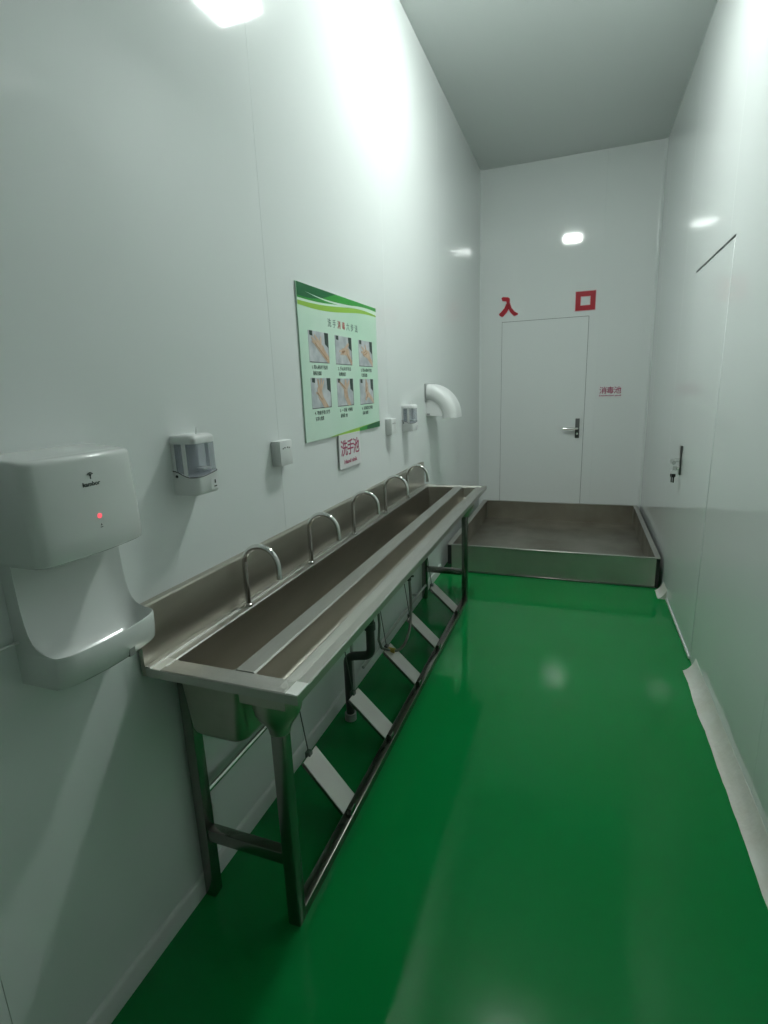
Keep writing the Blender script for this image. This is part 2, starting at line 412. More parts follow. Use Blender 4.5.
# frame
def tubebox(name, a, b, m='tube'):
    bm = bmesh.new(); add_box(bm, a, b, 0.004, 2); return trough_part(name, bm, m)
LX0, LX1, LZ = 0.303, 0.343, 0.72
for y in (1.022, 3.440):
    tubebox('leg', (LX0, y, 0.0), (LX1, y+0.038, LZ))                      # front leg
    g = lathe('leg_socket', [(0.0285, -0.118), (0.030, -0.106), (0.038, -0.088), (0.052, -0.070), (0.062, -0.050), (0.066, -0.025), (0.066, 0.002)], ((LX0+LX1)/2, y+0.019, 0.748), 'steel')
    tp(g)
    tubebox('leg', (0.0125, y, 0.0), (0.0485, y+0.038, ZR-0.012))          # rear leg
    tubebox('cross_bar', (0.0485, y+0.003, 0.205), (LX0, y+0.035, 0.245))
tubebox('floor_rail', (LX0+0.001, 1.06, 0.0), (LX1-0.001, 3.440, 0.036))
bm = bmesh.new(); add_tube(bm, [(0.033, 1.058, 0.35), (0.033, 3.455, 0.35)], 0.011, 12); trough_part('wall_rail', bm, 'chrome')
for y in (1.055,):
    bm = bmesh.new(); add_box(bm, (0.020, y, 0.285), (0.046, y+0.012, 0.305), 0.002, 1); trough_part('bracket', bm, 'pedal')

bm = bmesh.new(); add_box(bm, (0.256, 0.9725, 0.742), (0.390, 0.9785, ZR-0.0145), 0.0015, 1); trough_part('leg_bracket', bm, 'steel')

# ------------------------------------------------------------------ FAUCETS
FY = [1.335, 1.770, 2.205, 2.645, 3.050]
FL = ['arched steel faucet on the trough, first from the large white hand dryer',
      'arched steel faucet on the trough, second from the large white hand dryer',
      'arched steel faucet at the middle of the row of five on the trough',
      'arched steel faucet second from the far end of the trough',
      'arched steel faucet at the far end of the trough, below the far soap dispenser']
for y, lab in zip(FY, FL):
    f = thing('faucet', lab, 'faucet', 'arched faucets along the trough', (0.049, y, ZR-0.0018))
    R = 0.066
    pts = [(0, 0, 0.0), (0, 0, 0.05), (0, 0, 0.142)]
    for k in range(1, 15):
        a = PI*k/14
        pts.append((R - R*math.cos(a), -0.012*(k/14), 0.142 + R*math.sin(a)))
    pts += [(2*R, -0.012, 0.114)]
    tube('spout', pts, 0.0085, 'chrome', f, 14)
    lathe('base_collar', [(0.0085, 0.012), (0.0125, 0.009), (0.0128, 0.0)], (0, 0, 0), 'chrome', f, 16)
    tube('spout_tip', [(2*R, -0.012, 0.122), (2*R, -0.012, 0.110)], 0.0095, 'chrome', f, 14)

# ------------------------------------------------------------------ FOOT PEDALS
PY = [1.425, 1.850, 2.285, 2.680, 3.175]
PL = ['flat steel foot pedal under the trough end beside the large hand dryer',
      'flat steel foot pedal second from the large hand dryer, beside the dark drain pipe',
      'flat steel foot pedal at the middle of the row, below the yellow hose fitting',
      'flat steel foot pedal second from the shallow floor tray',
      'flat steel foot pedal nearest to the shallow floor tray']
for i, (y, lab) in enumerate(zip(PY, PL)):
    pd = thing('foot_pedal', lab, 'pedal', 'foot pedals under the trough', (0.31, y, 0.036))
    w = 0.048
    # plate from (x .325, z .066) up to (x .17, z .215); slightly skewed like the photo
    a, b = Vector((0.012, 0, 0.032)), Vector((-0.150, 0.03 if i == 0 else 0.012, 0.176))
    d = (b-a).normalized(); nn = Vector((d.z, 0, -d.x)).normalized()
    bm = bmesh.new()
    cs = [a + Vector((0, -w, 0)), a + Vector((0, w, 0)), b + Vector((0, w, 0)), b + Vector((0, -w, 0))]
    A = [bm.verts.new(c) for c in cs]; B = [bm.verts.new(c - nn*0.004) for c in cs]
    bm.faces.new(A); bm.faces.new(B)
    for k in range(4): bm.faces.new((A[k], A[(k+1) % 4], B[(k+1) % 4], B[k]))
    link('plate', bm_mesh(bm), 'pedal', pd)
    bm = bmesh.new()
    for s in (-1, 1):                                   # folded-down edges
        e0, e1 = a + Vector((0, s*(w-0.002), 0)) - nn*0.004, b + Vector((0, s*(w-0.002), 0)) - nn*0.004
        q = [e0, e1, e1 - nn*0.012, e0 - nn*0.012]
        A = [bm.verts.new(c + Vector((0, -0.001, 0))) for c in q]; B = [bm.verts.new(c + Vector((0, 0.001, 0))) for c in q]
        bm.faces.new(A); bm.faces.new(B)
        for k in range(4): bm.faces.new((A[k], A[(k+1) % 4], B[(k+1) % 4], B[k]))
    link('folded_edge', bm_mesh(bm), 'tube', pd)
    bm = bmesh.new(); add_box(bm, (0.004, -0.018, 0.0), (0.028, 0.018, 0.028), 0.002, 1); link('hinge', bm_mesh(bm), 'tube', pd, 40)
    bm = bmesh.new(); add_box(bm, b + Vector((-0.014, -0.012, -0.016)), b + Vector((0.006, 0.012, 0.012)), 0.002, 1); link('rod_clip', bm_mesh(bm), 'handle', pd, 40)
    tube('pull_rod', [b + Vector((-0.004, 0, 0.0)), Vector((-0.205, b.y, 0.5475))], 0.0022, 'handle', pd, 6)

# ------------------------------------------------------------------ PIPES UNDER THE TROUGH
dp = thing('drain_pipe', 'dark drain pipe bent twice below the trough near the second pedal', 'pipe', None, (0.088, 1.97, 0.0))
o0 = Vector(dp.location)
path = fillet([(0.205, 1.97, 0.5835), (0.205, 1.97, 0.345), (0.088, 1.97, 0.322), (0.088, 1.97, 0.0)], 0.035)
tube('pipe', [Vector(p)-o0 for p in path], 0.0195, 'drain', dp, 14)
tube('coupling', [Vector((0.205, 1.97, 0.47))-o0, Vector((0.205, 1.97, 0.50))-o0], 0.025, 'drain', dp, 14)
tube('outlet_nut', [Vector((0.205, 1.97, 0.555))-o0, Vector((0.205, 1.97, 0.5838))-o0], 0.03, 'greyplastic', dp, 14)
tube('floor_collar', [Vector((0.088, 1.97, 0.0))-o0, Vector((0.088, 1.97, 0.035))-o0], 0.027, 'greyplastic', dp, 14)
sp = thing('supply_pipe', 'thin pale upright pipe behind the dark drain pipe', 'pipe', None, (0.055, 2.09, 0.0))
tube('pipe', [(0, 0, 0.0), (0, 0, 0.60)], 0.009, 'pvc', sp, 10)
tube('floor_collar', [(0, 0, 0.0), (0, 0, 0.02)], 0.015, 'pvc', sp, 10)
wp = thing('wall_pipe', 'thin pale pipe running low along the left wall behind the pedals', 'pipe', None, (0.04, 2.8, 0.0))
tube('pipe', [(0, -0.55, 0.105), (0, 0.64, 0.105)], 0.0085, 'pvc', wp, 10)
for y in (-0.45, 0.45):
    bm = bmesh.new(); add_box(bm, (-0.0398, y-0.008, 0.095), (-0.006, y+0.008, 0.115), 0.002, 1); link('pipe_clip', bm_mesh(bm), 'white2', wp, 40)
hs = thing('flexible_hose', 'looped grey flexible water hose with yellow brass fitting under the trough', 'hose', None, (0.19, 2.32, 0.2))
o0 = Vector(hs.location)
hp = [(0.225, 2.48, 0.582), (0.228, 2.48, 0.52), (0.240, 2.46, 0.40), (0.252, 2.40, 0.30), (0.250, 2.34, 0.245), (0.225, 2.31, 0.205), (0.19, 2.30, 0.196), (0.165, 2.30, 0.200)]
def spline(P, n=6):
    P = [Vector(p) for p in P]; P = [2*P[0]-P[1]] + P + [2*P[-1]-P[-2]]; out = []
    for i in range(1, len(P)-2):
        for k in range(n):
            t = k/n; a, b, c, d = P[i-1], P[i], P[i+1], P[i+2]
            out.append(0.5*((2*b) + (c-a)*t + (2*a-5*b+4*c-d)*t*t + (3*b-a-3*c+d)*t**3))
    out.append(P[-2]); return out
tube('hose_tube', [p-o0 for p in spline(hp)], 0.0072, 'hose', hs, 10)
tube('valve', [Vector((0.225, 2.48, 0.515))-o0, Vector((0.222, 2.48, 0.5838))-o0], 0.014, 'drain', hs, 12)
tube('valve_handle', [Vector((0.236, 2.455, 0.545))-o0, Vector((0.262, 2.44, 0.555))-o0], 0.006, 'drain', hs, 8)
tube('brass_fitting', [Vector((0.200, 2.30, 0.197))-o0, Vector((0.160, 2.30, 0.200))-o0], 0.0135, 'brass', hs, 8)
tube('tee_arm', [Vector((0.175, 2.285, 0.205))-o0, Vector((0.150, 2.24, 0.235))-o0, Vector((0.152, 2.20, 0.30))-o0, Vector((0.172, 2.17, 0.40))-o0, Vector((0.17, 2.15, 0.5835))-o0], 0.0065, 'hose', hs, 8)

# ------------------------------------------------------------------ LARGE HAND DRYER
hd = thing('hand_dryer', 'large white hand dryer with drip tray and red indicator light', 'hand dryer', None, (0.0, 0.762, 0.948))
HY, HZ = 0.762, 0.948
HWD = 0.124                         # half width
# hood: rounded D plan, lofted upward
def d_plan(dep, hw, rad, bow, n=7, back_in=0.0):
    """outline from the wall on the near side round the front to the wall on the far side"""
    pts = [(0.0, -hw+back_in)]
    for k in range(n+1):
        a = PI/2*k/n
        pts.append((dep - rad + rad*math.sin(a), -hw + rad - rad*math.cos(a)))
    m_ = 12
    for k in range(1, m_):
        s = -1 + 2*k/m_
        pts.append((dep, s*(hw-rad)))
    for k in range(n+1):
        a = PI/2*(1-k/n)
        pts.append((dep - rad + rad*math.sin(a), hw - rad + rad*math.cos(a)))
    pts.append((0.0, hw-back_in))
    return [(x + bow*(1-(y/hw)**2)*(x/dep), y) for x, y in pts]
bm = bmesh.new()
levels = [(1.196, 0.112, 0.004), (1.199, 0.117, 0.001), (1.207, 0.1195, 0.0), (1.24, 0.120, 0.0), (1.30, 0.1185, 0.0), (1.36, 0.1160, 0.0004), (1.384, 0.1150, 0.0008), (1.389, 0.1143, 0.0014), (1.3925, 0.1122, 0.0032), (1.3945, 0.1080, 0.0065), (1.3955, 0.102, 0.011)]
rings = []
for z, dep, ins in levels:
    dip = max(0.0, (z-1.375)/0.022)
    rings.append([bm.verts.new((x, y, z - HZ - 0.0*dip + dip*0.010*(1-min(1, x/0.1)))) for x, y in d_plan(dep, HWD+0.0015-ins, 0.020, 0.014, back_in=0.0)])
for A, B in zip(rings, rings[1:]):
    for k in range(len(A)-1): bm.faces.new((A[k], A[k+1], B[k+1], B[k]))
    bm.faces.new((A[-1], A[0], B[0], B[-1]))
bm.faces.new(rings[0])
top = rings[-1]; mid = len(top)//2
for k in range(mid):                   # top skin as strips between near and far halves
    a, b, c, d_ = top[k], top[k+1], top[-2-k], top[-1-k]
    if k+1 >= len(top)-2-k: 
        if b != c: bm.faces.new((a, b, c, d_))
        break
    bm.faces.new((a, b, c, d_))
hood = link('hood', bm_mesh(bm), 'white', hd, 38)
# lower shell: back, hollow bowl and lip
NS, prof_c, prof_s = 29, [], []
cen = [(0.026, 1.235), (0.026, 1.16), (0.027, 1.11), (0.031, 1.07), (0.040, 1.035), (0.050, 1.002), (0.066, 0.981), (0.088, 0.971), (0.106, 0.971), (0.1145, 0.981), (0.1160, 1.006), (0.1175, 1.0165), (0.1205, 1.018), (0.1225, 1.014), (0.121, 0.985), (0.117, 0.957), (0.112, 0.950), (0.10, 0.948), (0.0, 0.948)]
sid = [(0.034, 1.235), (0.034, 1.16), (0.036, 1.11), (0.0395, 1.080), (0.0445, 1.058), (0.052, 1.041), (0.063, 1.030), (0.078, 1.0235), (0.093, 1.020), (0.106, 1.0185), (0.112, 1.018), (0.115, 1.018), (0.118, 1.0175), (0.120, 1.013), (0.1185, 0.985), (0.1145, 0.957), (0.110, 0.950), (0.10, 0.948), (0.0, 0.948)]
LIP = 11
bm = bmesh.new(); cols = []
def lower_pt(s, k):
    a = abs(s); 
    wgt = 0.0 if a < 0.55 else ((a-0.55)/0.45)
    wgt = wgt**2.4
    x = cen[k][0]*(1-wgt) + sid[k][0]*wgt; z = cen[k][1]*(1-wgt) + sid[k][1]*wgt
    t = min(1.0, x/0.118)
    x += 0.018*(1-s*s)*t*t
    if a > 0.80:                                      # rounded front corners
        q = (a-0.80)/0.20; x -= 0.016*t**3*(1-math.sqrt(max(0.0, 1-q*q)))
    return Vector((x, s*HWD, z-HZ))
ss = [math.sin(PI/2*(-1+2*i/(NS-1))) for i in range(NS)]
for s in ss: cols.append([bm.verts.new(lower_pt(s, k)) for k in range(len(cen))])
for A, B in zip(cols, cols[1:]):
    for k in range(len(cen)-1): bm.faces.new((A[k], A[k+1], B[k+1], B[k]))
for A in (cols[0], cols[-1]):                         # side cheeks back to the wall
    wallv = [bm.verts.new((0.0, A[0].co.y, A[k].co.z)) for k in range(len(cen))]
    for k in range(len(cen)-1):
        f = [A[k], A[k+1], wallv[k+1], wallv[k]]
        bm.faces.new(f)
bmesh.ops.remove_doubles(bm, verts=bm.verts, dist=1e-5)
drip = link('drip_tray', bm_mesh(bm), 'white', hd, 42)
def on_front(y, z):                                   # x of the hood front at (y, z) in dryer coordinates
    zz = z
    dep = 0.1205
    for (z0, d0, _), (z1, d1_, _) in zip(levels, levels[1:]):
        if z0 <= zz <= z1: dep = d0 + (d1_-d0)*(zz-z0)/(z1-z0)
    return dep + 0.014*(1-((y-HY)/HWD)**2)
def hoodmat(y, z): return LEFT(y-HY, z-HZ, on_front(y, z)+0.0002)
arc = []
for k in range(9):
    a = PI*(0.12 + 0.76*k/8); arc.append((0.0075*math.cos(a), 0.0065*math.sin(a)-0.001))
arc2 = [(x*0.66, y*0.62) for x, y in reversed(arc)]
flat('tree_emblem', [arc+arc2, rect(-0.0013, -0.008, 0.0013, 0.003), [(-0.004, 0.0015), (0.004, 0.0015), (0.0015, -0.002), (-0.0015, -0.002)]], 'ink', hoodmat(0.760, 1.355), hood)
text('wordmark', 'kambor', 0.012, 'ink', hoodmat(0.760, 1.338), hood, 0.0002, bold=0.0003, width=0.040)
bm = bmesh.new(); r_ = 0.0052
add_prism(bm, [(r_*math.cos(2*PI*k/16), r_*math.sin(2*PI*k/16)) for k in range(16)], lambda p: hoodmat(0.764, 1.272) @ Vector((p[0], p[1], 0)), lambda p: hoodmat(0.764, 1.272) @ Vector((p[0], p[1], 0.0008)))
link('indicator_light', bm_mesh(bm), 'ledred', hood)
flat('hand_symbol', [[(-0.002, 0.0), (0.002, 0.0), (0.0, 0.004)], rect(-0.003, -0.004, 0.003, -0.0025)], 'ink', hoodmat(0.765, 1.252), hood)
xs_ = lower_pt((0.790-HY)/HWD, 15).x
bm = bmesh.new(); add_box(bm, (xs_-0.012, 0.780-HY, 0.952-HZ), (xs_+0.0025, 0.797-HY, 0.970-HZ), 0.001, 1); link('drip_cup_latch', bm_mesh(bm), 'greyplastic', drip, 40)
tube('air_nozzle', [(0.070, -0.055, 1.200-HZ), (0.070, -0.055, 1.190-HZ)], 0.018, 'greyplastic', hd, 14)
tube('power_cord', fillet([(0.012, -HWD+0.002, 1.04-HZ), (0.012, -HWD-0.025, 1.04-HZ), (0.006, -0.30, 1.045-HZ)], 0.02), 0.003, 'white2', hd, 8)

# ------------------------------------------------------------------ FAR HAND DRYER (quarter-round)
fd = thing('hand_dryer', 'white quarter-round hand dryer near the far corner above the trough end', 'hand dryer', None, (0.0, 3.775, 1.280))
cz = 0.0
def rounded_section(hr, hy, rad, n=6):
    out = []
    for cr_, cy_, a0 in ((hr-rad, hy-rad, 0), (-hr+rad, hy-rad, PI/2), (-hr+rad, -hy+rad, PI), (hr-rad, -hy+rad, 1.5*PI)):
        for k in range(n+1):
            a = a0 + PI/2*k/n; out.append((cr_ + rad*math.cos(a), cy_ + rad*math.sin(a)))
    return out
bm = bmesh.new(); rings = []
for k in range(21):
    a = PI/2*k/20
    rings.append([bm.verts.new(((0.179+dr)*math.sin(a)*0.93, dy, (0.179+dr)*math.cos(a))) for dr, dy in rounded_section(0.058, 0.12, 0.050)])
for A, B in zip(rings, rings[1:]):
    for k in range(len(A)): bm.faces.new((A[k], A[(k+1) % len(A)], B[(k+1) % len(B)], B[k]))
bm.faces.new(rings[0]); bm.faces.new(rings[-1])
link('curved_cover', bm_mesh(bm), 'white2', fd, 45)
bm = bmesh.new(); q = [(0.0, 0.016)] + [(0.140*math.sin(PI/2*k/14), 0.016 + 0.140*math.cos(PI/2*k/14)) for k in range(15)]
add_prism(bm, q, lambda p: Vector((p[0], -0.106, p[1])), lambda p: Vector((p[0], 0.106, p[1])))
link('side_plate', bm_mesh(bm), 'white2', fd, 42)
bm = bmesh.new(); add_box(bm, (0.008, -0.108, 0.022), (0.030, -0.1055, 0.034)); link('rating_label', bm_mesh(bm), 'greyplastic', fd)
bm = bmesh.new(); add_box(bm, (0.0, -0.128, 0.115), (0.010, 0.128, 0.24), 0.001, 1); link('back_plate', bm_mesh(bm), 'greyplastic', fd, 40)

# ------------------------------------------------------------------ SOAP DISPENSERS
def dispenser(y0, label):
    g = thing('soap_dispenser', label, 'soap dispenser', 'wall soap dispensers', (0.0, y0, 1.235))
    wd, dep = 0.098, 0.076
    bm = bmesh.new(); add_box(bm, (0, 0.004, 0.03), (0.012, wd-0.004, 0.15), 0.002, 1); link('back_plate', bm_mesh(bm), 'white2', g, 40)
    def outline(i, n=5, r=0.016):
        out = [(0.0, i)]
        for k in range(n+1):
            a = PI/2*k/n; out.append((dep-i-r + r*math.sin(a), i+r - r*math.cos(a)))
        for k in range(n+1):
            a = PI/2*(1-k/n); out.append((dep-i-r + r*math.sin(a), wd-i-r + r*math.cos(a)))
        out.append((0.0, wd-i)); return out
    dense = []
    o_ = outline(0.0)
    for a, b in zip(o_, o_[1:]):
        m_ = max(1, int((Vector(b)-Vector(a)).length/0.008))
        for k in range(m_): dense.append((a[0]+(b[0]-a[0])*k/m_, a[1]+(b[1]-a[1])*k/m_))
    dense.append(o_[-1])
    def ztop(p): 
        t = min(1.0, p[0]/0.055); t = t*t*(3-2*t)
        return 0.066 - 0.017*t + 0.010*max(0.0, (p[1]-0.03)/(wd-0.03))*t
    bm = bmesh.new()
    B0 = [bm.verts.new((p[0]*0.95, p[1]*0.97+0.0015, 0.0)) for p in dense]
    B1 = [bm.verts.new((p[0], p[1], 0.008)) for p in dense]
    B2 = [bm.verts.new((p[0], p[1], ztop(p))) for p in dense]
    n = len(dense)
    for A, B in ((B0, B1), (B1, B2)):
        for k in range(n): bm.faces.new((A[k], A[(k+1) % n], B[(k+1) % n], B[k]))
    bm.faces.new(B0); bm.faces.new(B2)
    base = link('base_housing', bm_mesh(bm), 'white2', g, 45)
    tube('seal_line', [(p[0], p[1], ztop(p)+0.0006) for p in dense], 0.0013, 'black', base, 6)
    # clear tank
    bm = bmesh.new(); ti = outline(0.0012)
    ti = [(max(0.0125, p[0]), p[1]) for p in ti]
    add_prism(bm, ti, lambda p: Vector((p[0], p[1], ztop(p)+0.001)), lambda p: Vector((p[0], p[1], 0.142)))
    link('clear_tank', bm_mesh(bm), 'tank', g, 40)
    bm = bmesh.new(); add_box(bm, (0.034, 0.050, 0.0605), (0.062, 0.086, 0.069), 0.003, 2)
    link('refill_plate', bm_mesh(bm), 'white2', g, 40)
    # cap
    bm = bmesh.new()
    C0 = [bm.verts.new((p[0], p[1], 0.139)) for p in o_]
    C1 = [bm.verts.new((p[0], p[1], 0.150)) for p in o_]
    C2 = [bm.verts.new((p[0]*0.97, wd/2+(p[1]-wd/2)*0.965, 0.157)) for p in o_]
    C3 = [bm.verts.new((p[0]*0.86, wd/2+(p[1]-wd/2)*0.86, 0.162)) for p in o_]
    n = len(o_)
    for A, B in ((C0, C1), (C1, C2), (C2, C3)):
        for k in range(n): bm.faces.new((A[k], A[(k+1) % n], B[(k+1) % n], B[k]))
    bm.faces.new(C0); bm.faces.new(C3)
    cap = link('cap', bm_mesh(bm), 'white2', g, 50)
    tube('lock_tab', [(0.045, 0.055, 0.160), (0.045, 0.058, 0.170), (0.040, 0.066, 0.178)], 0.0025, 'white2', cap, 6)
    for yy in (0.0, wd-0.0035):                                         # side frames
        bm = bmesh.new(); add_box(bm, (0.036, yy, 0.050), (0.049, yy+0.0035, 0.142), 0.001, 1); link('frame_post', bm_mesh(bm), 'white2', g, 40)
        bm = bmesh.new(); add_box(bm, (0.0, yy, 0.060), (0.010, yy+0.0035, 0.142), 0.001, 1); link('frame_post', bm_mesh(bm), 'white2', g, 40)
    tube('screw_cap', [(0.012, -0.0002, 0.052), (0.012, -0.001, 0.052)], 0.0042, 'black', base, 12)
    flat('sensor_label', [rect(-0.015, -0.016, 0.015, 0.016)], 'signwhite', LEFT(0.072, 0.024, dep+0.0001), base)
    flat('drop_symbol', [[(-0.003, -0.002), (0.003, -0.002), (0.002, 0.008), (-0.002, 0.008)], rect(-0.006, -0.012, 0.006, -0.009)], 'ink', LEFT(0.074, 0.026, dep+0.0006), base)
    return g
dispenser(1.128, 'white automatic soap dispenser with clear tank beside the large hand dryer')
dispenser(3.118, 'white automatic soap dispenser with clear tank beside the quarter-round hand dryer')

# ------------------------------------------------------------------ POWER SOCKETS
def socket(y0, label):
    g = thing('power_socket', label, 'socket', 'wall power sockets', (0.0, y0, 1.240))
    bm = bmesh.new(); add_box(bm, (0, 0, 0), (0.033, 0.086, 0.090), 0.003, 2); link('box', bm_mesh(bm), 'white2', g, 40)
    bm = bmesh.new(); add_box(bm, (0.0325, 0.001, 0.001), (0.037, 0.085, 0.089), 0.0015, 2); fp = link('face_plate', bm_mesh(bm), 'white2', g, 40)
    for yy, zz in ((0.022, 0.062), (0.034, 0.064), (0.052, 0.064), (0.064, 0.062)):
        flat('slot', [rect(-0.0035, -0.0022, 0.0035, 0.0022)], 'black', LEFT(yy, zz, 0.0369), fp)
    return g
socket(1.622, 'white square power socket between the near soap dispenser and the green poster')
socket(2.822, 'white square power socket between the green poster and the far soap dispenser')

# ------------------------------------------------------------------ HAND-WASHING POSTER
PY0, PZ1, PWD, PHT = 1.877, 1.905, 0.840, 0.608
po = thing('poster_board', 'pale green hand-washing instruction poster with six photos of hands on the wall', 'poster', None, (0.0005, PY0, PZ1-PHT))
board = box('board', (0, 0, 0), (0.006, PWD, PHT), 'poster', po, bevel=0.0006, seg=1)
def U(u, v, off): return LEFT(u*PWD, (1-v)*PHT, 0.006+off)
def strip(name, top_f, bot_f, u0, u1, m, off, n=24):
    poly = [(u0+(u1-u0)*k/n, top_f(u0+(u1-u0)*k/n)) for k in range(n+1)] + [(u1-(u1-u0)*k/n, bot_f(u1-(u1-u0)*k/n)) for k in range(n+1)]
    bm = bmesh.new()
    N = n+1
    pts = [Vector((0.006+off, u*PWD, (1-v)*PHT)) for u, v in poly]
    V = [bm.verts.new(p) for p in pts]; V2 = [bm.verts.new(p+Vector((0.0003, 0, 0))) for p in pts]
    for k in range(n):
        bm.faces.new((V2[k], V2[k+1], V2[2*N-2-k], V2[2*N-1-k])); bm.faces.new((V[k], V[k+1], V[2*N-2-k], V[2*N-1-k]))
    for k in range(len(V)): bm.faces.new((V[k], V[(k+1) % len(V)], V2[(k+1) % len(V)], V2[k]))
    return link(name, bm_mesh(bm), m, board)
sw = lambda u: 0.085 + 0.018*math.sin(u*5.2+0.3)
strip('lime_wave', lambda u: 0.002, lambda u: sw(u)+0.045-0.045*u, 0.002, 0.998, 'g_lime', 0.0001)
strip('white_wave', lambda u: 0.002, lambda u: sw(u)+0.020-0.03*u-0.02*math.sin(u*3.1), 0.002, 0.998, 'g_white', 0.0004)
strip('green_wave', lambda u: 0.002, lambda u: sw(u)+0.004-0.045*u-0.012*math.sin(u*3.1), 0.002, 0.998, 'g_mid', 0.0007)
strip('dark_green_wave', lambda u: 0.002, lambda u: max(0.004, 0.082-0.16*u+0.02*math.sin(u*9)), 0.002, 0.46, 'g_dark', 0.0010)
strip('pale_streak', lambda u: sw(u)-0.052+0.03*u, lambda u: sw(u)-0.052+0.03*u+0.012*math.sin((u-0.08)/0.84*PI), 0.08, 0.92, 'g_white', 0.0013)
strip('bottom_lime_wave', lambda u: 0.998-0.050*max(0, (u-0.25)/0.75)**0.8, lambda u: 0.998, 0.25, 0.998, 'g_lime', 0.0001)
strip('bottom_green_wave', lambda u: 0.998-0.050*max(0, (u-0.60)/0.40)**0.35*(0.6+0.4*u), lambda u: 0.998, 0.66, 0.998, 'g_mid', 0.0004)
strip('bottom_dark_wave', lambda u: 0.998-0.050*max(0, (u-0.74)/0.26)**0.3*(0.6+0.4*u), lambda u: 0.998, 0.78, 0.998, 'g_dark', 0.0007)
for k, (ch, mm) in enumerate(zip('洗手消毒六步法', ['text_grey', 'text_grey', 'text_red', 'text_red', 'text_grey', 'text_grey', 'text_grey'])):
    text('title_character', ch, 0.036, mm, U(0.325+0.058*k, 0.205, 0.0003), board, 0.0002, bold=0.0002)
def capsule(p, q, r0, r1, n=8):
    a = math.atan2(q[1]-p[1], q[0]-p[0]); out = []
    for k in range(n+1):
        t = a + PI/2 + PI*k/n; out.append((p[0]+r0*math.cos(t), p[1]+r0*math.sin(t)))
    for k in range(n+1):
        t = a - PI/2 + PI*k/n; out.append((q[0]+r1*math.cos(t), q[1]+r1*math.sin(t)))
    return out
PHO = [(0.085, 0.280), (0.380, 0.282), (0.697, 0.285), (0.082, 0.583), (0.376, 0.585), (0.690, 0.588)]
# simple flat hand silhouettes for each step: list of (start, end, r0, r1) in a 1 x 1 picture, plus a few shadow strokes
HANDS = [
    ([((1.02, 0.08), (0.62, 0.42), 0.15, 0.13), ((0.62, 0.45), (0.40, 0.60), 0.14, 0.11), ((0.42, 0.62), (0.16, 0.78), 0.055, 0.03), ((0.44, 0.55), (0.18, 0.66), 0.05, 0.03), ((0.50, 0.68), (0.30, 0.86), 0.05, 0.03), ((0.58, 0.60), (0.60, 0.82), 0.05, 0.03)], [((0.88, 0.12), (0.30, 0.62), 0.012, 0.008)]),
    ([((1.02, 0.05), (0.72, 0.40), 0.11, 0.10), ((0.72, 0.46), (0.45, 0.46), 0.13, 0.12), ((0.45, 0.50), (0.25, 0.46), 0.05, 0.035), ((0.60, 0.58), (0.78, 0.74), 0.06, 0.05), ((0.44, 0.40), (0.30, 0.36), 0.05, 0.03)], [((0.42, 0.44), (0.54, 0.48), 0.045, 0.03), ((0.85, 0.15), (0.70, 0.38), 0.012, 0.01)]),
    ([((1.02, 0.10), (0.66, 0.42), 0.10, 0.12), ((0.64, 0.48), (0.40, 0.52), 0.16, 0.14), ((0.42, 0.60), (0.22, 0.74), 0.05, 0.03), ((0.52, 0.64), (0.46, 0.82), 0.045, 0.03), ((0.36, 0.50), (0.18, 0.55), 0.05, 0.03)], [((0.40, 0.45), (0.62, 0.55), 0.014, 0.010), ((0.34, 0.52), (0.52, 0.62), 0.012, 0.010)]),
    ([((0.72, -0.02), (0.48, 0.34), 0.13, 0.10), ((0.46, 0.36), (0.40, 0.62), 0.12, 0.11), ((0.40, 0.66), (0.34, 0.94), 0.05, 0.03), ((0.48, 0.68), (0.52, 0.97), 0.045, 0.03), ((0.42, 0.42), (0.24, 0.52), 0.045, 0.03), ((0.50, 0.62), (0.64, 0.90), 0.04, 0.03)], [((0.30, 0.50), (0.50, 0.28), 0.014, 0.010)]),
    ([((0.72, -0.02), (0.55, 0.30), 0.11, 0.10), ((0.52, 0.36), (0.50, 0.58), 0.12, 0.11), ((0.48, 0.62), (0.20, 0.84), 0.07, 0.05), ((0.52, 0.66), (0.52, 0.92), 0.07, 0.06), ((0.56, 0.62), (0.74, 0.90), 0.06, 0.04)], [((0.10, 0.92), (0.52, 0.62), 0.012, 0.010)]),
    ([((1.02, 0.05), (0.66, 0.36), 0.10, 0.08), ((0.62, 0.36), (0.50, 0.44), 0.11, 0.09), ((0.50, 0.50), (0.50, 0.78), 0.12, 0.10), ((0.48, 0.80), (0.46, 0.97), 0.06, 0.04), ((0.42, 0.20), (0.50, 0.40), 0.07, 0.06)], [((0.46, 0.52), (0.52, 0.70), 0.02, 0.012), ((0.48, 0.24), (0.56, 0.40), 0.014, 0.010)])]
CAP = [('1. 掌心相对手指并', '拢相互揉搓'), ('2. 手心对手背沿', '指缝揉搓'), ('3. 掌心相对手指', '交叉相互揉搓'), ('4. 弯曲手指 关节', '在掌心揉搓'), ('5. 一手握 大拇指', '旋转揉搓 交换'), ('6. 五指指尖并拢', '揉搓')]
def clip01(poly):
    return [(min(1.0, max(0.0, x)), min(1.0, max(0.0, y))) for x, y in poly]
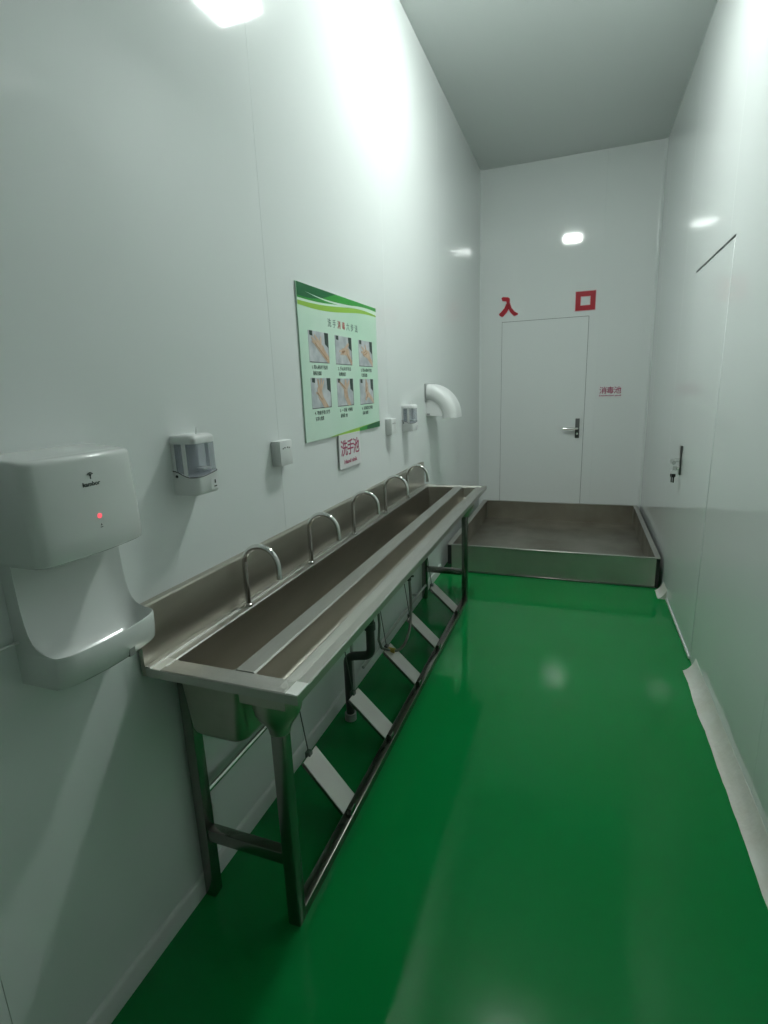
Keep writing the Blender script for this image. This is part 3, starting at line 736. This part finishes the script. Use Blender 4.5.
for (u, v), (hand, shade), cap in zip(PHO, HANDS, CAP):
    ww, hh = 0.213, 0.200
    ox, oy, sx, sy = u*PWD, (1-v-hh)*PHT, ww*PWD, hh*PHT
    sc = lambda poly: [(x*sx, y*sy) for x, y in clip01(poly)]
    ph = flat('photo', [rect(0, 0, sx, sy)], 'ph_bg', LEFT(ox, oy, 0.0061), board)
    flat('photo_border', [rect(0, -0.0015, sx, 0.0015), rect(sx-0.0015, 0, sx+0.0012, sy)], 'ph_line', LEFT(ox, oy, 0.0063), ph)
    for dark in ([(0.82, 0.62), (1, 0.5), (1, 1), (0.80, 1)], [(0.06, 0.86), (0.2, 0.84), (0.2, 1), (0.06, 1)]):
        flat('photo_backdrop', [sc(dark)], 'ph_dark', LEFT(ox, oy, 0.0066), ph)
    for q, (p0, p1, r0, r1) in enumerate(hand):
        flat('printed_hand', [sc(capsule(p0, p1, r0, r1))], 'skin', LEFT(ox, oy, 0.0069+0.00006*q), ph, 0.0003)
    for p0, p1, r0, r1 in shade:
        flat('printed_shadow', [sc(capsule(p0, p1, r0, r1, 4))], 'skin2', LEFT(ox, oy, 0.0077), ph, 0.0002)
    text('caption', cap[0], 0.0185, 'text_dark', LEFT(ox+sx*0.50, oy-0.019, 0.0063), board, 0.0002, bold=0.0001, width=sx*0.80)
    text('caption', cap[1], 0.0185, 'text_dark', LEFT(ox+sx*0.34, oy-0.043, 0.0063), board, 0.0002, bold=0.0001, width=sx*0.42)

# ------------------------------------------------------------------ SMALL SIGNS AND LETTERS
sg = thing('wall_sign', 'small white sign with crimson Chinese characters under the green poster', 'sign', None, (0.0, 2.172, 1.141))
sb = box('board', (0, 0, 0), (0.004, 0.250, 0.158), 'signwhite', sg, bevel=0.0005, seg=1)
sb.data.transform(Matrix.Translation((0.0064, 0, 0)))
box('foam_mount', (0, 0.03, 0.02), (0.0066, 0.22, 0.135), 'signwhite', sg)
for k, ch in enumerate('洗手池'):
    text('character', ch, 0.078, 'magenta', LEFT(0.055+0.070*k, 0.095, 0.0106), sb, 0.0003, bold=0.0009)
text('small_lettering', 'Hand sink', 0.026, 'magenta', LEFT(0.125, 0.030, 0.0106), sb, 0.0003, bold=0.0007, width=0.15)
sg2 = thing('wall_sign', 'small white sign with crimson Chinese characters beside the far door', 'sign', None, (1.190, D, 1.318))
sb2 = box('board', (0, -0.004, 0), (0.232, 0, 0.138), 'signwhite', sg2, bevel=0.0005, seg=1)
lm = lambda x, z: Matrix(((1, 0, 0, x), (0, 0, -1, -0.0042), (0, 1, 0, z), (0, 0, 0, 1)))
for k, ch in enumerate('消毒池'):
    text('character', ch, 0.072, 'magenta', lm(0.048+0.067*k, 0.082), sb2, 0.0003, bold=0.0007)
text('small_lettering', 'Disinfection pool', 0.020, 'magenta', lm(0.115, 0.028), sb2, 0.0003, bold=0.0005, width=0.20)
# red cut-out characters over the door
def cut_character(name, label, polys, edge_polys, x, z):
    g = thing(name, label, 'letter', None, (x, D, z))
    mw = Matrix(((1, 0, 0, 0), (0, 0, -1, 0), (0, 1, 0, 0), (0, 0, 0, 1)))
    flat('pale_backing', edge_polys, 'pinkedge', mw, g, 0.004)
    mw2 = mw.copy(); mw2[1][3] = -0.004
    flat('red_face', polys, 'red', mw2, g, 0.004)
def ring_polys(x0, y0, x1, y1, t):
    return [rect(x0, y0, x1, y0+t), rect(x0, y1-t, x1, y1), rect(x0, y0+t, x0+t, y1-t), rect(x1-t, y0+t, x1, y1-t)]
def ru(e):     # strokes of the entrance character, grown by e
    s1 = [(-0.062, 0.062-e), (-0.072-e*0.3, 0.088), (-0.060, 0.098+e), (-0.005, 0.092+e), (0.012+e*0.6, 0.078+e*0.4), (0.012+e, 0.040), (0.030+e, -0.012), (0.062+e*0.6, -0.050+e*0.6), (0.096+e, -0.070), (0.094+e*0.5, -0.082-e*0.4), (0.064, -0.092-e), (0.052-e*0.3, -0.088-e*0.6), (0.018-e*0.2, -0.052-e), (-0.010-e, 0.004), (-0.022-e, 0.055-e*0.6)]
    s2 = [(-0.006+e, 0.030+e), (-0.022-e, 0.034), (-0.040-e*0.7, -0.010+e*0.5), (-0.072-e*0.6, -0.044+e*0.7), (-0.094-e, -0.062), (-0.090-e*0.5, -0.078-e*0.5), (-0.064, -0.094-e), (-0.050+e*0.3, -0.088-e*0.5), (-0.018+e*0.6, -0.054-e*0.5), (0.010+e, -0.008)]
    return [s1, s2]
cut_character('wall_character', 'red cut-out character shaped like an inverted V above the far door', ru(0.0), ru(0.006), 0.292, 2.266)
cut_character('wall_character', 'red cut-out character shaped like a hollow square above the far door', ring_polys(-0.091, -0.088, 0.091, 0.088, 0.046), ring_polys(-0.097, -0.094, 0.097, 0.094, 0.058), 1.032, 2.262)

# ------------------------------------------------------------------ SHALLOW FLOOR TRAY
TX0, TX1, TY0, TY1, TZ = 0.052, 1.628, 4.070, 5.832, 0.234
ty = thing('foot_bath_tray', 'shallow rectangular stainless steel foot bath on the floor before the far door', 'tray', None, ((TX0+TX1)/2, (TY0+TY1)/2, 0.0))
def typ(name, a, b, m='traysteel', bev=0.0015):
    o = box(name, a, b, m, None, bevel=bev, seg=1); o.parent = ty; o.matrix_parent_inverse = Matrix.Translation(-Vector(ty.location)); return o
BX0, BX1 = TX0+0.038, TX1-0.030
typ('floor_plate', (BX0, TY0+0.004, 0.030), (BX1, TY1, 0.034))
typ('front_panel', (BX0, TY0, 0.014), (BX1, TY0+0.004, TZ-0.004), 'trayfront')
typ('rear_panel', (BX0, TY1-0.004, 0.030), (BX1, TY1, TZ-0.004))
typ('side_panel', (BX0-0.004, TY0, 0.014), (BX0, TY1, TZ-0.004))
typ('side_panel', (BX1, TY0, 0.014), (BX1+0.004, TY1, TZ-0.004))
typ('rim', (TX0, TY0-0.010, TZ-0.008), (TX1, TY0+0.014, TZ), 'steelrim', 0.003)
typ('rim', (TX0, TY1-0.020, TZ-0.008), (TX1, TY1, TZ), 'steelrim', 0.003)
typ('rim', (TX0, TY0+0.014, TZ-0.008), (BX0+0.008, TY1-0.020, TZ), 'steelrim', 0.003)
typ('rim', (BX1-0.008, TY0+0.014, TZ-0.008), (TX1, TY1-0.020, TZ), 'steelrim', 0.003)
typ('base_flange', (BX0-0.006, TY0-0.012, 0.0), (BX1+0.006, TY0+0.02, 0.014), 'tube', 0.002)
for x in (BX0-0.006, (BX0+BX1)/2, BX1-0.02): typ('runner', (x, TY0+0.02, 0.0), (x+0.026, TY1, 0.030), 'tube', 0.002)
for x, s in ((BX0+0.0045, 1), (BX1-0.0045, -1)):
    for y in (TY0+0.009, TY1-0.009):
        o = tube('corner_weld', [(x, y, 0.036), (x, y, TZ-0.009)], 0.004, 'steelrim', None, 6); o.parent = ty; o.matrix_parent_inverse = Matrix.Translation(-Vector(ty.location))
for xa, xb in ((TX0+0.002, BX0-0.004), (BX1+0.004, TX1-0.002)):  # black fillers added as the shade in the gaps under the overhanging rim
    typ('rim_gap_shade', (xa, TY0+0.004, 0.0 if xa > 1 else 0.06), (xb, TY0+0.05, TZ-0.008), 'black', 0.002)
